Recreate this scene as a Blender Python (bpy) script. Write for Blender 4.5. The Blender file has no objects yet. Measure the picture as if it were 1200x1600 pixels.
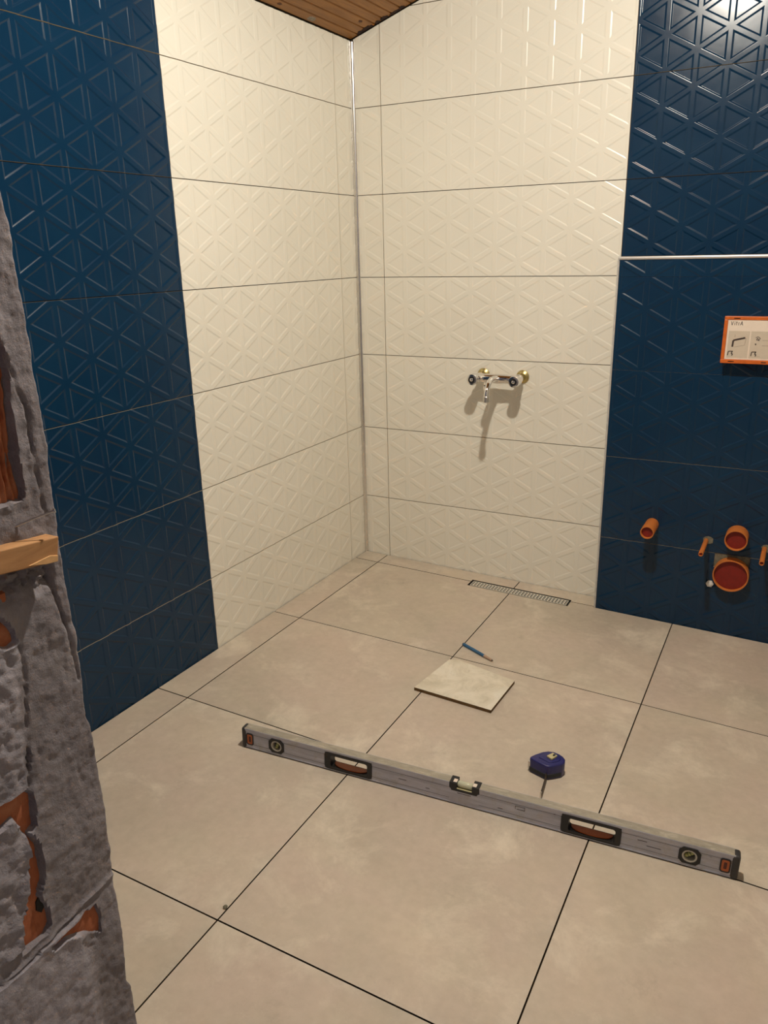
import bpy, bmesh, math, random
from mathutils import Vector, Matrix, noise
random.seed(7)
PI = math.pi
scene = bpy.context.scene
C = scene.collection

# ------------------------------------------------------------------ camera
cam_d = bpy.data.cameras.new('camera')
cam = bpy.data.objects.new('camera', cam_d); C.objects.link(cam)
cam_d.sensor_fit = 'VERTICAL'; cam_d.sensor_height = 24.0
cam_d.lens = 24.0*1221.27/1600.0
cam_d.clip_start = 0.02
right = Vector((0.882364, 0.470075, -0.021525))
down = Vector((0.130265, -0.287961, -0.948741))
fwd = Vector((-0.452178, 0.834331, -0.315321))
m = Matrix((right, -down, -fwd)).transposed().to_4x4()
m.translation = (1.610813, -2.800111, 1.250191)
cam.matrix_world = m
scene.camera = cam

# ------------------------------------------------------------------ light
LAMP_POS = (1.155, -1.41, 2.325)
LAMP_W = 55.0     # the lamp itself, all directions
DOWN_W = 16.0     # added downward fill that evens out the walls
world = bpy.data.worlds.new('world'); scene.world = world; world.use_nodes = True
bg = world.node_tree.nodes['Background']
bg.inputs[0].default_value = (0.62, 0.62, 0.78, 1); bg.inputs[1].default_value = 0.20
ld = bpy.data.lights.new('ceiling_lamp', 'POINT'); ld.energy = LAMP_W; ld.color = (1.0, 0.955, 0.835)
ld.shadow_soft_size = 0.03
lamp = bpy.data.objects.new('ceiling_lamp', ld); C.objects.link(lamp); lamp.location = LAMP_POS
dd = bpy.data.lights.new('down_fill', 'AREA'); dd.shape = 'DISK'; dd.size = 0.07  # added helper light at the lamp's position, no real reflector there
dd.energy = DOWN_W; dd.color = ld.color
dlo = bpy.data.objects.new('down_fill', dd); C.objects.link(dlo); dlo.location = LAMP_POS
vs = scene.view_settings
vs.view_transform = 'Standard'; vs.look = 'None'; vs.gamma = 1.0; vs.exposure = 0.0
vs.use_curve_mapping = False

# ------------------------------------------------------------------ materials
def srgb(r, g, b):
    f = lambda c: (c/255/12.92) if c/255 <= 0.04045 else ((c/255+0.055)/1.055)**2.4
    return (f(r), f(g), f(b), 1.0)
class N:
    """small helper around one node tree"""
    def __init__(s, name, rough=0.5, metal=0.0, spec=0.5):
        s.m = bpy.data.materials.new(name); s.m.use_nodes = True
        s.t = s.m.node_tree; s.b = s.t.nodes['Principled BSDF']
        s.b.inputs['Roughness'].default_value = rough
        s.b.inputs['Metallic'].default_value = metal
        s.b.inputs['Specular IOR Level'].default_value = spec
        s.tc = None
    def node(s, typ, **kw):
        n = s.t.nodes.new(typ)
        for k, v in kw.items(): setattr(n, k, v)
        return n
    def link(s, a, b): s.t.links.new(a, b)
    def coord(s, kind='Object', scale=(1, 1, 1)):
        if s.tc is None: s.tc = s.node('ShaderNodeTexCoord')
        mp = s.node('ShaderNodeMapping'); mp.inputs['Scale'].default_value = scale
        s.link(s.tc.outputs[kind], mp.inputs[0]); return mp.outputs[0]
    def noise(s, vec, scale, detail=4, rough=0.55, dist=0.0):
        n = s.node('ShaderNodeTexNoise'); n.inputs['Scale'].default_value = scale
        n.inputs['Detail'].default_value = detail; n.inputs['Roughness'].default_value = rough
        n.inputs['Distortion'].default_value = dist
        s.link(vec, n.inputs['Vector']); return n.outputs['Fac']
    def ramp(s, fac, stops):
        r = s.node('ShaderNodeValToRGB'); e = r.color_ramp.elements
        while len(e) < len(stops): e.new(0.5)
        for i, (p, c) in enumerate(stops): e[i].position = p; e[i].color = c
        s.link(fac, r.inputs[0]); return r.outputs[0]
    def mix(s, fac, a, b, mode='MIX'):
        n = s.node('ShaderNodeMix', data_type='RGBA', blend_type=mode)
        for v, i in ((fac, 0), (a, 6), (b, 7)):
            if hasattr(v, 'is_linked'): s.link(v, n.inputs[i])
            else: n.inputs[i].default_value = v
        return n.outputs[2]
    def math(s, op, a, b=0.0):
        n = s.node('ShaderNodeMath', operation=op)
        for v, i in ((a, 0), (b, 1)):
            if hasattr(v, 'is_linked'): s.link(v, n.inputs[i])
            else: n.inputs[i].default_value = v
        return n.outputs[0]
    def color(s, c):
        if hasattr(c, 'is_linked'): s.link(c, s.b.inputs['Base Color'])
        else: s.b.inputs['Base Color'].default_value = c
        return s
    def bump(s, h, strength=0.3, dist=0.002):
        n = s.node('ShaderNodeBump'); n.inputs['Strength'].default_value = strength
        n.inputs['Distance'].default_value = dist
        s.link(h, n.inputs['Height']); s.link(n.outputs[0], s.b.inputs['Normal']); return s
    def randvec(s, vec):
        oi = s.node('ShaderNodeObjectInfo')
        mu = s.node('ShaderNodeVectorMath', operation='MULTIPLY_ADD')
        cb = s.node('ShaderNodeCombineXYZ')
        for i in range(3): s.link(oi.outputs['Random'], cb.inputs[i])
        s.link(cb.outputs[0], mu.inputs[0]); mu.inputs[1].default_value = (37, 53, 71)
        s.link(vec, mu.inputs[2]); return mu.outputs[0]

M = {}
def flat(name, c, rough=0.5, metal=0.0, spec=0.5, var=0.12, sc=60):
    n = N(name, rough, metal, spec); v = n.coord()
    f = n.noise(v, sc, 3)
    d = tuple(x*(1-var) for x in c[:3])+(1,); l = tuple(min(1, x*(1+var)) for x in c[:3])+(1,)
    n.color(n.ramp(f, [(0.3, d), (0.7, l)])); M[name] = n.m; return n

n = N('white_glaze', 0.27); v = n.randvec(n.coord())
f = n.noise(v, 3.0, 3)
n.color(n.ramp(f, [(0.3, (0.80, 0.76, 0.66, 1)), (0.7, (0.84, 0.80, 0.70, 1))]))
n.bump(n.noise(v, 14, 2), 0.12, 0.004); M['white_glaze'] = n.m

n = N('blue_glaze', 0.20, 0, 0.36); v = n.randvec(n.coord())
f = n.noise(v, 5.0, 5, 0.6, 0.6)
n.color(n.ramp(f, [(0.3, (0.0030, 0.024, 0.060, 1)), (0.7, (0.0042, 0.030, 0.070, 1))]))
dust = n.noise(v, 7.0, 6, 0.65, 1.0)
rr = n.ramp(dust, [(0.35, (0.20, 0.20, 0.20, 1)), (0.75, (0.27, 0.27, 0.27, 1))])
n.link(rr, n.b.inputs['Roughness'])
n.bump(n.noise(v, 10, 2), 0.10, 0.004); M['blue_glaze'] = n.m

n = N('stone_tile', 0.50, 0, 0.4); v = n.randvec(n.coord())
big = n.noise(v, 2.2, 5, 0.6, 0.7); fine = n.noise(v, 45, 5, 0.6)
scuff = n.noise(v, 5.0, 8, 0.72, 0.35)
c1 = n.ramp(big, [(0.25, srgb(175, 165, 149)), (0.5, srgb(193, 181, 163)), (0.75, srgb(210, 197, 177))])
hue = n.noise(v, 3.1, 4, 0.6, 0.5)
c1 = n.mix(n.ramp(hue, [(0.40, (0, 0, 0, 1)), (0.66, (0.6, 0.6, 0.6, 1))]), c1, srgb(200, 181, 168))
c2 = n.mix(n.ramp(scuff, [(0.52, (0, 0, 0, 1)), (0.70, (0.75, 0.75, 0.75, 1))]), c1, srgb(224, 213, 194))
dk = n.noise(v, 9.0, 8, 0.75, 0.3)
c3 = n.mix(n.ramp(dk, [(0.60, (0, 0, 0, 1)), (0.78, (0.6, 0.6, 0.6, 1))]), c2, srgb(158, 146, 130))
c4 = n.mix(0.12, c3, n.ramp(fine, [(0.3, srgb(150, 140, 125)), (0.7, srgb(225, 215, 200))]))
n.color(c4); n.bump(fine, 0.05, 0.001)
n.link(n.ramp(scuff, [(0.4, (0.42, 0.42, 0.42, 1)), (0.7, (0.62, 0.62, 0.62, 1))]), n.b.inputs['Roughness'])
M['stone_tile'] = n.m

flat('tile_body', srgb(196, 184, 164), 0.8)
flat('joint_dark', (0.052, 0.035, 0.020, 1), 0.95, 0, 0.2, 0.3, 120)
flat('joint_wall', (0.055, 0.043, 0.030, 1), 0.95, 0, 0.2, 0.3, 120)
flat('plaster', srgb(196, 190, 178), 0.85)
flat('chrome', (0.82, 0.80, 0.78, 1), 0.10, 1.0, 0.5, 0.03)
flat('chrome_trim', (0.80, 0.78, 0.76, 1), 0.20, 1.0, 0.5, 0.05)
flat('trim_satin', (0.86, 0.82, 0.78, 1), 0.38, 0.7, 0.5, 0.03)
flat('brass', (0.50, 0.41, 0.19, 1), 0.34, 1.0, 0.5, 0.1)
flat('steel', (0.62, 0.60, 0.57, 1), 0.32, 1.0, 0.5, 0.08)
flat('grate_steel', (0.80, 0.76, 0.68, 1), 0.45, 0.45, 0.5, 0.05)
flat('hole_shade', (0.012, 0.010, 0.008, 1), 0.8)  # near-black that paints the shade inside holes, slots and gaps
flat('trim_white', srgb(188, 184, 178), 0.4)
flat('orange_pipe', (0.56, 0.17, 0.035, 1), 0.42, 0, 0.5, 0.06, 30)
flat('black_plastic', (0.012, 0.011, 0.013, 1), 0.45)
flat('cap_grey', (0.035, 0.033, 0.034, 1), 0.5)
flat('dark_rubber', (0.016, 0.017, 0.022, 1), 0.6)
flat('blue_plastic', (0.020, 0.020, 0.125, 1), 0.35, 0, 0.5, 0.1)
flat('orange_insert', (0.50, 0.12, 0.028, 1), 0.45)
flat('stopper_dark', (0.10, 0.016, 0.006, 1), 0.4)
flat('vial_back', srgb(84, 78, 48), 0.6)
flat('bore_shade', (0.20, 0.010, 0.004, 1), 0.6)
flat('white_ring', srgb(198, 192, 180), 0.4)
flat('orange_frame', (0.62, 0.13, 0.015, 1), 0.4)
flat('card_white', srgb(232, 216, 200), 0.7, 0, 0.3, 0.03)
flat('card_panel', srgb(204, 190, 172), 0.7, 0, 0.3, 0.03)
flat('groove_shade', srgb(92, 86, 84), 0.7)
flat('ink', srgb(70, 58, 56), 0.8, 0, 0.2)
flat('ink_light', srgb(168, 154, 140), 0.8, 0, 0.2)
flat('nut_white', srgb(225, 222, 215), 0.5)
flat('cement_patch', srgb(120, 116, 100), 0.95, 0, 0.2, 0.3, 90)
flat('pencil_blue', srgb(38, 92, 132), 0.4)
flat('pencil_wood', srgb(186, 156, 132), 0.7)
flat('graphite', srgb(60, 58, 58), 0.5)
flat('button_yellow', srgb(190, 180, 138), 0.5)
flat('blade_dark', srgb(58, 46, 36), 0.5)
flat('blade_light', srgb(150, 140, 110), 0.45)
n = flat('nail_steel', (0.55, 0.53, 0.52, 1), 0.3, 1.0)

n = N('aluminium', 0.5, 0.35, 0.5); v = n.coord('Object', (1, 12, 12))
g = n.noise(v, 9, 6, 0.7); w = n.noise(n.coord('Object', (1, 1, 1)), 30, 6, 0.7, 0.5)
c = n.ramp(g, [(0.3, srgb(166, 167, 180)), (0.7, srgb(204, 205, 218))])
c = n.mix(n.ramp(w, [(0.52, (0, 0, 0, 1)), (0.70, (0.7, 0.7, 0.7, 1))]), c, srgb(172, 168, 160))
w2 = n.noise(n.coord('Object', (0.6, 1, 2)), 55, 4, 0.7)
c = n.mix(n.ramp(w2, [(0.66, (0, 0, 0, 1)), (0.76, (0.7, 0.7, 0.7, 1))]), c, srgb(84, 78, 74))
n.color(c); M['aluminium'] = n.m
n = N('aluminium_dusty', 0.62, 0.25, 0.4); v = n.coord('Object', (1, 3, 1))
w = n.noise(v, 22, 7, 0.72, 0.6)
n.color(n.ramp(w, [(0.3, srgb(146, 140, 126)), (0.55, srgb(172, 164, 148)), (0.75, srgb(204, 196, 180))])); M['aluminium_dusty'] = n.m

n = N('vial', 0.12); n.color((0.60, 0.60, 0.22, 1)); n.b.inputs['Transmission Weight'].default_value = 0.1; M['vial'] = n.m
n = N('vial_clear', 0.08); n.color((0.75, 0.74, 0.55, 1)); n.b.inputs['Transmission Weight'].default_value = 0.3; M['vial_clear'] = n.m

n = N('board_wood', 0.42, 0, 0.4); v = n.randvec(n.coord('Object', (9, 0.7, 9)))
g = n.noise(v, 6, 5, 0.6, 1.5); k = n.noise(n.randvec(n.coord('Object', (1, 0.5, 1))), 4, 3)
c = n.ramp(g, [(0.25, srgb(124, 78, 24)), (0.55, srgb(158, 104, 34)), (0.8, srgb(176, 120, 46))])
c = n.mix(n.ramp(k, [(0.5, (0, 0, 0, 1)), (0.8, (0.5, 0.5, 0.5, 1))]), c, srgb(112, 62, 24))
n.color(c); M['board_wood'] = n.m
flat('board_stain', srgb(52, 36, 34), 0.8, 0, 0.3, 0.35, 60)
flat('knot_brown', srgb(88, 52, 28), 0.6, 0, 0.3, 0.25, 120)
flat('plaster_spot', srgb(150, 140, 126), 0.9, 0, 0.3, 0.25, 90)

flat('offcut_edge', srgb(104, 80, 52), 0.85, 0, 0.2, 0.25)
n = N('offcut', 0.75, 0, 0.3); v = n.coord()
w = n.noise(v, 14, 8, 0.68, 0.8); w2 = n.noise(v, 40, 6, 0.7, 0.4)
c = n.ramp(w, [(0.3, srgb(200, 190, 168)), (0.55, srgb(226, 217, 198)), (0.75, srgb(236, 229, 214))])
c = n.mix(n.ramp(w2, [(0.62, (0, 0, 0, 1)), (0.75, (0.5, 0.5, 0.5, 1))]), c, srgb(160, 144, 112))
n.color(c); n.bump(w2, 0.3, 0.002); M['offcut'] = n.m

n = N('mortar', 0.95, 0, 0.2); v = n.coord()
a = n.noise(v, 7, 8, 0.66, 0.4); b2 = n.noise(v, 60, 6, 0.7); d2 = n.noise(n.coord('Object', (1, 1, 0.3)), 34, 7, 0.7, 0.7)
c = n.ramp(a, [(0.28, srgb(114, 109, 114)), (0.5, srgb(136, 130, 135)), (0.72, srgb(156, 151, 157))])
c = n.mix(n.ramp(d2, [(0.55, (0, 0, 0, 1)), (0.75, (0.5, 0.5, 0.5, 1))]), c, srgb(156, 146, 142))
c = n.mix(n.ramp(b2, [(0.60, (0, 0, 0, 1)), (0.75, (0.5, 0.5, 0.5, 1))]), c, srgb(96, 88, 87))
at = n.node('ShaderNodeAttribute', attribute_name='lime')
c = n.mix(at.outputs['Fac'], c, n.ramp(b2, [(0.3, srgb(150, 145, 154)), (0.7, srgb(186, 181, 190))]))
n.color(c); n.bump(n.math('ADD', n.math('ADD', b2, d2), n.noise(v, 160, 6, 0.75)), 0.8, 0.003); M['mortar'] = n.m

n = N('brick_clay', 0.9, 0, 0.2); v = n.coord()
a = n.noise(v, 16, 6, 0.65, 0.5); b2 = n.noise(n.coord('Object', (1, 1, 0.25)), 70, 5, 0.7)
c = n.ramp(a, [(0.3, srgb(142, 82, 58)), (0.55, srgb(170, 104, 74)), (0.75, srgb(184, 124, 92))])
c = n.mix(n.ramp(b2, [(0.58, (0, 0, 0, 1)), (0.75, (0.6, 0.6, 0.6, 1))]), c, srgb(110, 56, 40))
n.color(c); n.bump(b2, 0.5, 0.002); M['brick_clay'] = n.m
n = N('scrap_wood', 0.7, 0, 0.3); v = n.coord('Object', (1, 0.15, 1))
n.color(n.ramp(n.noise(v, 60, 5, 0.6, 0.8), [(0.3, srgb(158, 114, 76)), (0.7, srgb(188, 144, 100))])); M['scrap_wood'] = n.m
flat('scrap_end', srgb(214, 168, 116), 0.8)

# ------------------------------------------------------------------ mesh helpers
class MB:
    def __init__(s): s.v = []; s.f = []; s.mi = []
    def add(s, vs, fs, mi=0, xf=None):
        o = len(s.v)
        s.v += [tuple(xf @ Vector(p)) if xf is not None else tuple(p) for p in vs]
        s.f += [tuple(i+o for i in f) for f in fs]; s.mi += [mi]*len(fs); return s
    def box(s, x0, x1, y0, y1, z0, z1, mi=0, xf=None):
        vs = [(x0,y0,z0),(x1,y0,z0),(x1,y1,z0),(x0,y1,z0),(x0,y0,z1),(x1,y0,z1),(x1,y1,z1),(x0,y1,z1)]
        return s.add(vs, [(0,3,2,1),(4,5,6,7),(0,1,5,4),(1,2,6,5),(2,3,7,6),(3,0,4,7)], mi, xf)
    def prism(s, poly, z0, z1, mi=0, xf=None, axis='z'):
        k = len(poly)
        mk = {'z': lambda p, h: (p[0], p[1], h), 'y': lambda p, h: (p[0], h, p[1]), 'x': lambda p, h: (h, p[0], p[1])}[axis]
        vs = [mk(p, z0) for p in poly]+[mk(p, z1) for p in poly]
        fs = [tuple(range(k)), tuple(range(2*k-1, k-1, -1))]+[(i, i+k, (i+1) % k+k, (i+1) % k) for i in range(k)]
        return s.add(vs, fs, mi, xf)
    def lathe(s, prof, seg=24, mi=0, xf=None, close=True):
        """prof: list of (r, z) around local z"""
        vs = []; fs = []
        for r, z in prof:
            for i in range(seg):
                a = 2*PI*i/seg; vs.append((r*math.cos(a), r*math.sin(a), z))
        for j in range(len(prof)-1):
            for i in range(seg):
                a = j*seg+i; b = j*seg+(i+1) % seg; fs.append((a, b, b+seg, a+seg))
        if close:
            fs.append(tuple(range(seg-1, -1, -1))); o = (len(prof)-1)*seg; fs.append(tuple(range(o, o+seg)))
        return s.add(vs, fs, mi, xf)
    def tube(s, pts, rad, seg=14, mi=0, cap=True):
        pts = [Vector(p) for p in pts]; rs = rad if isinstance(rad, (list, tuple)) else [rad]*len(pts)
        vs = []; fs = []; up = None
        for i, p in enumerate(pts):
            t = (pts[min(i+1, len(pts)-1)]-pts[max(i-1, 0)]).normalized()
            if up is None: up = t.orthogonal().normalized()
            up = (up-t*up.dot(t)).normalized(); sd = t.cross(up)
            for k in range(seg):
                a = 2*PI*k/seg; vs.append(tuple(p+(up*math.cos(a)+sd*math.sin(a))*rs[i]))
        for i in range(len(pts)-1):
            for k in range(seg):
                a = i*seg+k; b = i*seg+(k+1) % seg; fs.append((a, b, b+seg, a+seg))
        if cap: fs.append(tuple(range(seg-1, -1, -1))); o = (len(pts)-1)*seg; fs.append(tuple(range(o, o+seg)))
        return s.add(vs, fs, mi)
    def mesh(s, name, mats, bevel=0.0, bseg=2, smooth=None, fix=True):
        me = bpy.data.meshes.new(name); me.from_pydata(s.v, [], s.f)
        for i, p in enumerate(me.polygons): p.material_index = s.mi[i]
        for k in mats: me.materials.append(M[k])
        if bevel or fix:
            bm = bmesh.new(); bm.from_mesh(me)
            if fix: bmesh.ops.recalc_face_normals(bm, faces=bm.faces)
            if bevel:
                ed = [e for e in bm.edges if len(e.link_faces) == 2 and e.calc_face_angle(0) > 0.6]
                bmesh.ops.bevel(bm, geom=ed, offset=bevel, segments=bseg, affect='EDGES', profile=0.5, clamp_overlap=True)
            bm.to_mesh(me); bm.free()
        if smooth is not None:
            for p in me.polygons: p.use_smooth = True
            me.set_sharp_from_angle(angle=math.radians(smooth))
        me.update(); return me
    def build(s, name, mats, parent=None, bevel=0.0, bseg=2, smooth=None, loc=None, fix=True):
        if isinstance(mats, str): mats = [mats]
        return link(name, s.mesh(name, mats, bevel, bseg, smooth, fix), parent, loc)
def link(name, me, parent=None, loc=None):
    o = bpy.data.objects.new(name, me); C.objects.link(o)
    if parent is not None: o.parent = parent
    if loc is not None: o.location = loc
    return o
def thing(name, label, cat, loc=(0, 0, 0), rot=None, group=None):
    o = bpy.data.objects.new(name, None); C.objects.link(o); o.empty_display_size = 0.05
    o.location = loc
    if rot is not None: o.rotation_euler = rot
    return tag(o, label, cat, group)
def tag(o, label, cat, group=None):
    o['label'] = label; o['category'] = cat
    if group: o['group'] = group
    return o
def struct(o): o['kind'] = 'structure'; return o

SX, SY, YAW = -0.0255, -0.0067, 0.0061
def fz(x, y): return SX*x+SY*y
FN = Vector((-SX, -SY, 1)).normalized()
def floor_rot(ang):
    """orientation standing on the sloping floor, turned by ang about its normal"""
    return (FN.to_track_quat('Z', 'Y').to_matrix().to_4x4() @ Matrix.Rotation(0, 4, 'Z'), ang)
def floor_matrix(x, y, ang):
    zx = Vector((math.cos(ang), math.sin(ang), 0)); zx.z = SX*zx.x+SY*zx.y; zx.normalize()
    yy = FN.cross(zx).normalized()
    mt = Matrix((zx, yy, FN)).transposed().to_4x4(); mt.translation = (x, y, fz(x, y)); return mt
def ceil_z(x): return 1.984+0.32*x

# ------------------------------------------------------------------ relief tiles
GAP = 0.0012       # half joint
COLP, ROWP, HIN = 0.09, 0.10, 0.03
NS = 8             # rings of the rounded step into each triangle
INS = (0.0,)+tuple(0.0058+0.0058*i/NS for i in range(NS+1))
DEP = (0.0,)+tuple(0.00215*(1-math.cos(PI*i/NS))/2 for i in range(NS+1))
def tile_bm(u0, u1, v0, v1, pu, pv, cut=None, depth=0.008, rel=1.0):
    """relief wall tile, front at y=0 facing -y; u along x, v along z; recessed triangles"""
    vs = []; fs = []; sm = []
    def tri(P):
        cx = sum(p[0] for p in P)/3; cy = sum(p[1] for p in P)/3
        base = len(vs)
        for ins, d in zip(INS, DEP):
            k = 1-ins/HIN
            for p in P: vs.append((cx+(p[0]-cx)*k, d*rel, cy+(p[1]-cy)*k))
        for r in range(len(INS)-1):
            for i in range(3):
                a = base+r*3+i; b = base+r*3+(i+1) % 3
                fs.append((a, b, b+3, a+3)); sm.append(r > 0)
        o = base+(len(INS)-1)*3; fs.append((o, o+1, o+2)); sm.append(False)
    k0 = math.floor((u0-pu)/COLP)-1; k1 = math.ceil((u1-pu)/COLP)+1
    m0 = math.floor((v0-pv)/ROWP)-1; m1 = math.ceil((v1-pv)/ROWP)+1
    nod = lambda k, mm: (pu+COLP*k, pv+ROWP*mm+(0.05 if k % 2 == 0 else 0))
    for k in range(k0, k1):
        for mm in range(m0, m1+1):
            a, b = nod(k, mm), nod(k, mm+1)
            dm = 1 if k % 2 == 0 else 0
            c_ = nod(k+1, mm+dm) if k % 2 == 0 else nod(k+1, mm)
            for P in ((a, c_, b),):
                if max(p[0] for p in P) > u0 and min(p[0] for p in P) < u1 and max(p[1] for p in P) > v0 and min(p[1] for p in P) < v1: tri(P)
            a, b = nod(k+1, mm), nod(k+1, mm+1)
            c_ = nod(k, mm+1) if (k+1) % 2 == 0 else nod(k, mm)
            P = (a, b, c_)
            if max(p[0] for p in P) > u0 and min(p[0] for p in P) < u1 and max(p[1] for p in P) > v0 and min(p[1] for p in P) < v1: tri(P)
    bm = bmesh.new(); bv = [bm.verts.new(p) for p in vs]
    nr = len(INS)
    for f, q in zip(fs, sm): bm.faces.new([bv[i] for i in f]).smooth = q
    for t0 in range(0, len(vs), nr*3):          # crisp mitres in the corners of every triangle
        for r_ in range(1, nr-1):
            for i in range(3):
                e = bm.edges.get((bv[t0+r_*3+i], bv[t0+r_*3+3+i]))
                if e: e.smooth = False
    bmesh.ops.remove_doubles(bm, verts=bm.verts, dist=1e-5)
    planes = [((u0, 0, 0), (-1, 0, 0)), ((u1, 0, 0), (1, 0, 0)), ((0, 0, v0), (0, 0, -1)), ((0, 0, v1), (0, 0, 1))]
    if cut: planes.append(cut)
    for co, no in planes:
        bmesh.ops.bisect_plane(bm, geom=bm.verts[:]+bm.edges[:]+bm.faces[:], plane_co=co, plane_no=no, clear_outer=True, dist=1e-6)
    for f in bm.faces:
        if f.normal.y > 0: f.normal_flip()
    be = [e for e in bm.edges if len(e.link_faces) == 1]
    for e in be: e.smooth = False
    r = bmesh.ops.extrude_edge_only(bm, edges=be)
    for g in r['geom']:
        if isinstance(g, bmesh.types.BMVert): g.co.y = depth
    for g in r['geom']:
        if isinstance(g, bmesh.types.BMFace): g.material_index = 1; g.smooth = False
    return bm
TILES = {}
RELIEF = {'white_glaze': 0.52, 'blue_glaze': 0.90}
def tile_mesh(rects, pu, pv, mat, cut=None):
    key = (tuple(tuple(round(q, 4) for q in r) for r in rects), round(pu, 4), round(pv, 4), mat, str(cut))
    if key in TILES: return TILES[key]
    me = bpy.data.meshes.new('wall_tile')
    bm = None
    for r in rects:
        b = tile_bm(*r, pu, pv, cut, rel=RELIEF[mat])
        tmp = bpy.data.meshes.new('t'); b.to_mesh(tmp); b.free()
        if bm is None: bm = bmesh.new()
        bm.from_mesh(tmp); bpy.data.meshes.remove(tmp)
    bm.to_mesh(me); bm.free()
    me.materials.append(M[mat]); me.materials.append(M['tile_body'])
    TILES[key] = me; return me
LX, LY, LTOP = 1.0345, -0.095, 1.2165
ROWS = [-0.06, 0.2586, 0.5584, 0.8582, 1.158, 1.4578, 1.7576, 2.0574, 2.3572, 2.66]

# ------------------------------------------------------------------ structure: walls
wb = MB()
wb.add([(-0.1,0.0075,-0.1),(2.72,0.0075,-0.1),(2.72,0.0075,ceil_z(2.72)+.03),(-0.1,0.0075,ceil_z(-0.1)+.03),
        (-0.1,0.12,-0.1),(2.72,0.12,-0.1),(2.72,0.12,ceil_z(2.72)+.03),(-0.1,0.12,ceil_z(-0.1)+.03)],
       [(0,1,2,3),(7,6,5,4),(0,4,5,1),(1,5,6,2),(2,6,7,3),(3,7,4,0)])
wall_back = struct(wb.build('wall_back', 'joint_wall'))
def row_tiles(parent, x0, x1, pu, mat, rot, loc, ceiling_fn=None, r0=0, zlo=None, pvoff=0.0):
    for i in range(r0, len(ROWS)-1):
        v0, v1 = ROWS[i]+GAP, ROWS[i+1]-GAP
        if zlo is not None and v1 <= zlo: continue
        if zlo is not None: v0 = max(v0, zlo)
        cut = None
        if ceiling_fn == 'slope':
            if v0 > ceil_z(x0)-0.02 and v0 > ceil_z(x1)-0.02: continue
            if v1 > ceil_z(x0)-0.002:
                nn = Vector((-0.32, 0, 1)).normalized(); cut = ((0, 0, 1.980), tuple(nn))
        elif ceiling_fn:
            if v0 > ceiling_fn: continue
            v1 = min(v1, ceiling_fn)
        if i == 0 or cut or zlo is not None:
            me = tile_mesh([(x0, x1, v0, v1)], pu, ROWS[1]+pvoff, mat, cut); o = link('wall_tile', me, parent, loc)
        else:
            me = tile_mesh([(x0, x1, GAP, v1-v0+GAP)], pu, pvoff, mat, None)
            o = link('wall_tile', me, parent, (loc[0], loc[1], v0-GAP))
        if rot: o.rotation_euler = (0, 0, rot)
row_tiles(wall_back, 0.0095, 0.118-GAP, 0.118-0.18, 'white_glaze', 0, (0, 0, 0), 'slope')
row_tiles(wall_back, 0.118+GAP, 1.0165, 0.118, 'white_glaze', 0, (0, 0, 0), 'slope')
row_tiles(wall_back, 1.0190, 1.9185-GAP, 1.0175, 'blue_glaze', 0, (0, 0, 0), 'slope', 4, LTOP+0.0045)
row_tiles(wall_back, 1.9185+GAP, 2.60, 1.9185, 'blue_glaze', 0, (0, 0, 0), 'slope', 4, LTOP+0.0045)

wl = MB(); wl.box(-0.12, -0.0075, -2.6, 0.0075, -0.1, 2.0)
wall_left = struct(wl.build('wall_left', 'joint_wall'))
H90 = PI/2
# local u runs along +y for the left wall
row_tiles(wall_left, -0.1256+GAP, -0.0095, -0.1256, 'white_glaze', H90, (0, 0, 0), 1.979)
row_tiles(wall_left, -1.0110, -0.1256-GAP, -0.1256-0.9, 'white_glaze', H90, (0, 0, 0), 1.979)
row_tiles(wall_left, -1.9130+GAP, -1.0134, -1.0134-0.9, 'blue_glaze', H90, (0.0005, 0, 0), 1.979)
row_tiles(wall_left, -2.18, -1.9130-GAP, -1.9130, 'blue_glaze', H90, (0.0005, 0, 0), 1.979)

# low boxed-in wall in front of the back wall, right side
wlow = MB(); wlow.box(1.0300, 2.60, LY+0.0075, -0.001, -0.09, LTOP-0.008)
wall_low = struct(wlow.build('wall_low', 'joint_wall'))
def low_rows():
    rows = [-0.075, 0.2560, 0.5565, 0.857, 1.157, LTOP]
    for i in range(5):
        v0 = rows[i]+(0.0008 if i < 3 else 0.0003); v1 = rows[i+1]-(0.0008 if i < 2 else 0.0003)
        for x0, x1 in ((LX, LX+0.9-GAP), (LX+0.9+GAP, 2.60)):
            if i == 0 and x0 == LX:
                rects = [(x0, 1.4200, v0, v1), (1.4200, 1.5300, v0, 0.2050), (1.5300, x1, v0, v1)]
            else: rects = [(x0, x1, v0, v1)]
            me = tile_mesh(rects, LX, 0.2560, 'blue_glaze')
            link('wall_tile', me, wall_low, (0, LY, 0))
low_rows()
MB().box(1.030, 2.60, LY+0.001, -0.0025, LTOP-0.0079, LTOP+0.0005).build('ledge_tile', 'blue_glaze', wall_low)
MB().box(1.4195, 1.5305, LY+0.0045, LY+0.0074, 0.204, 0.2558).build('mortar_patch', 'cement_patch', wall_low)

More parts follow.
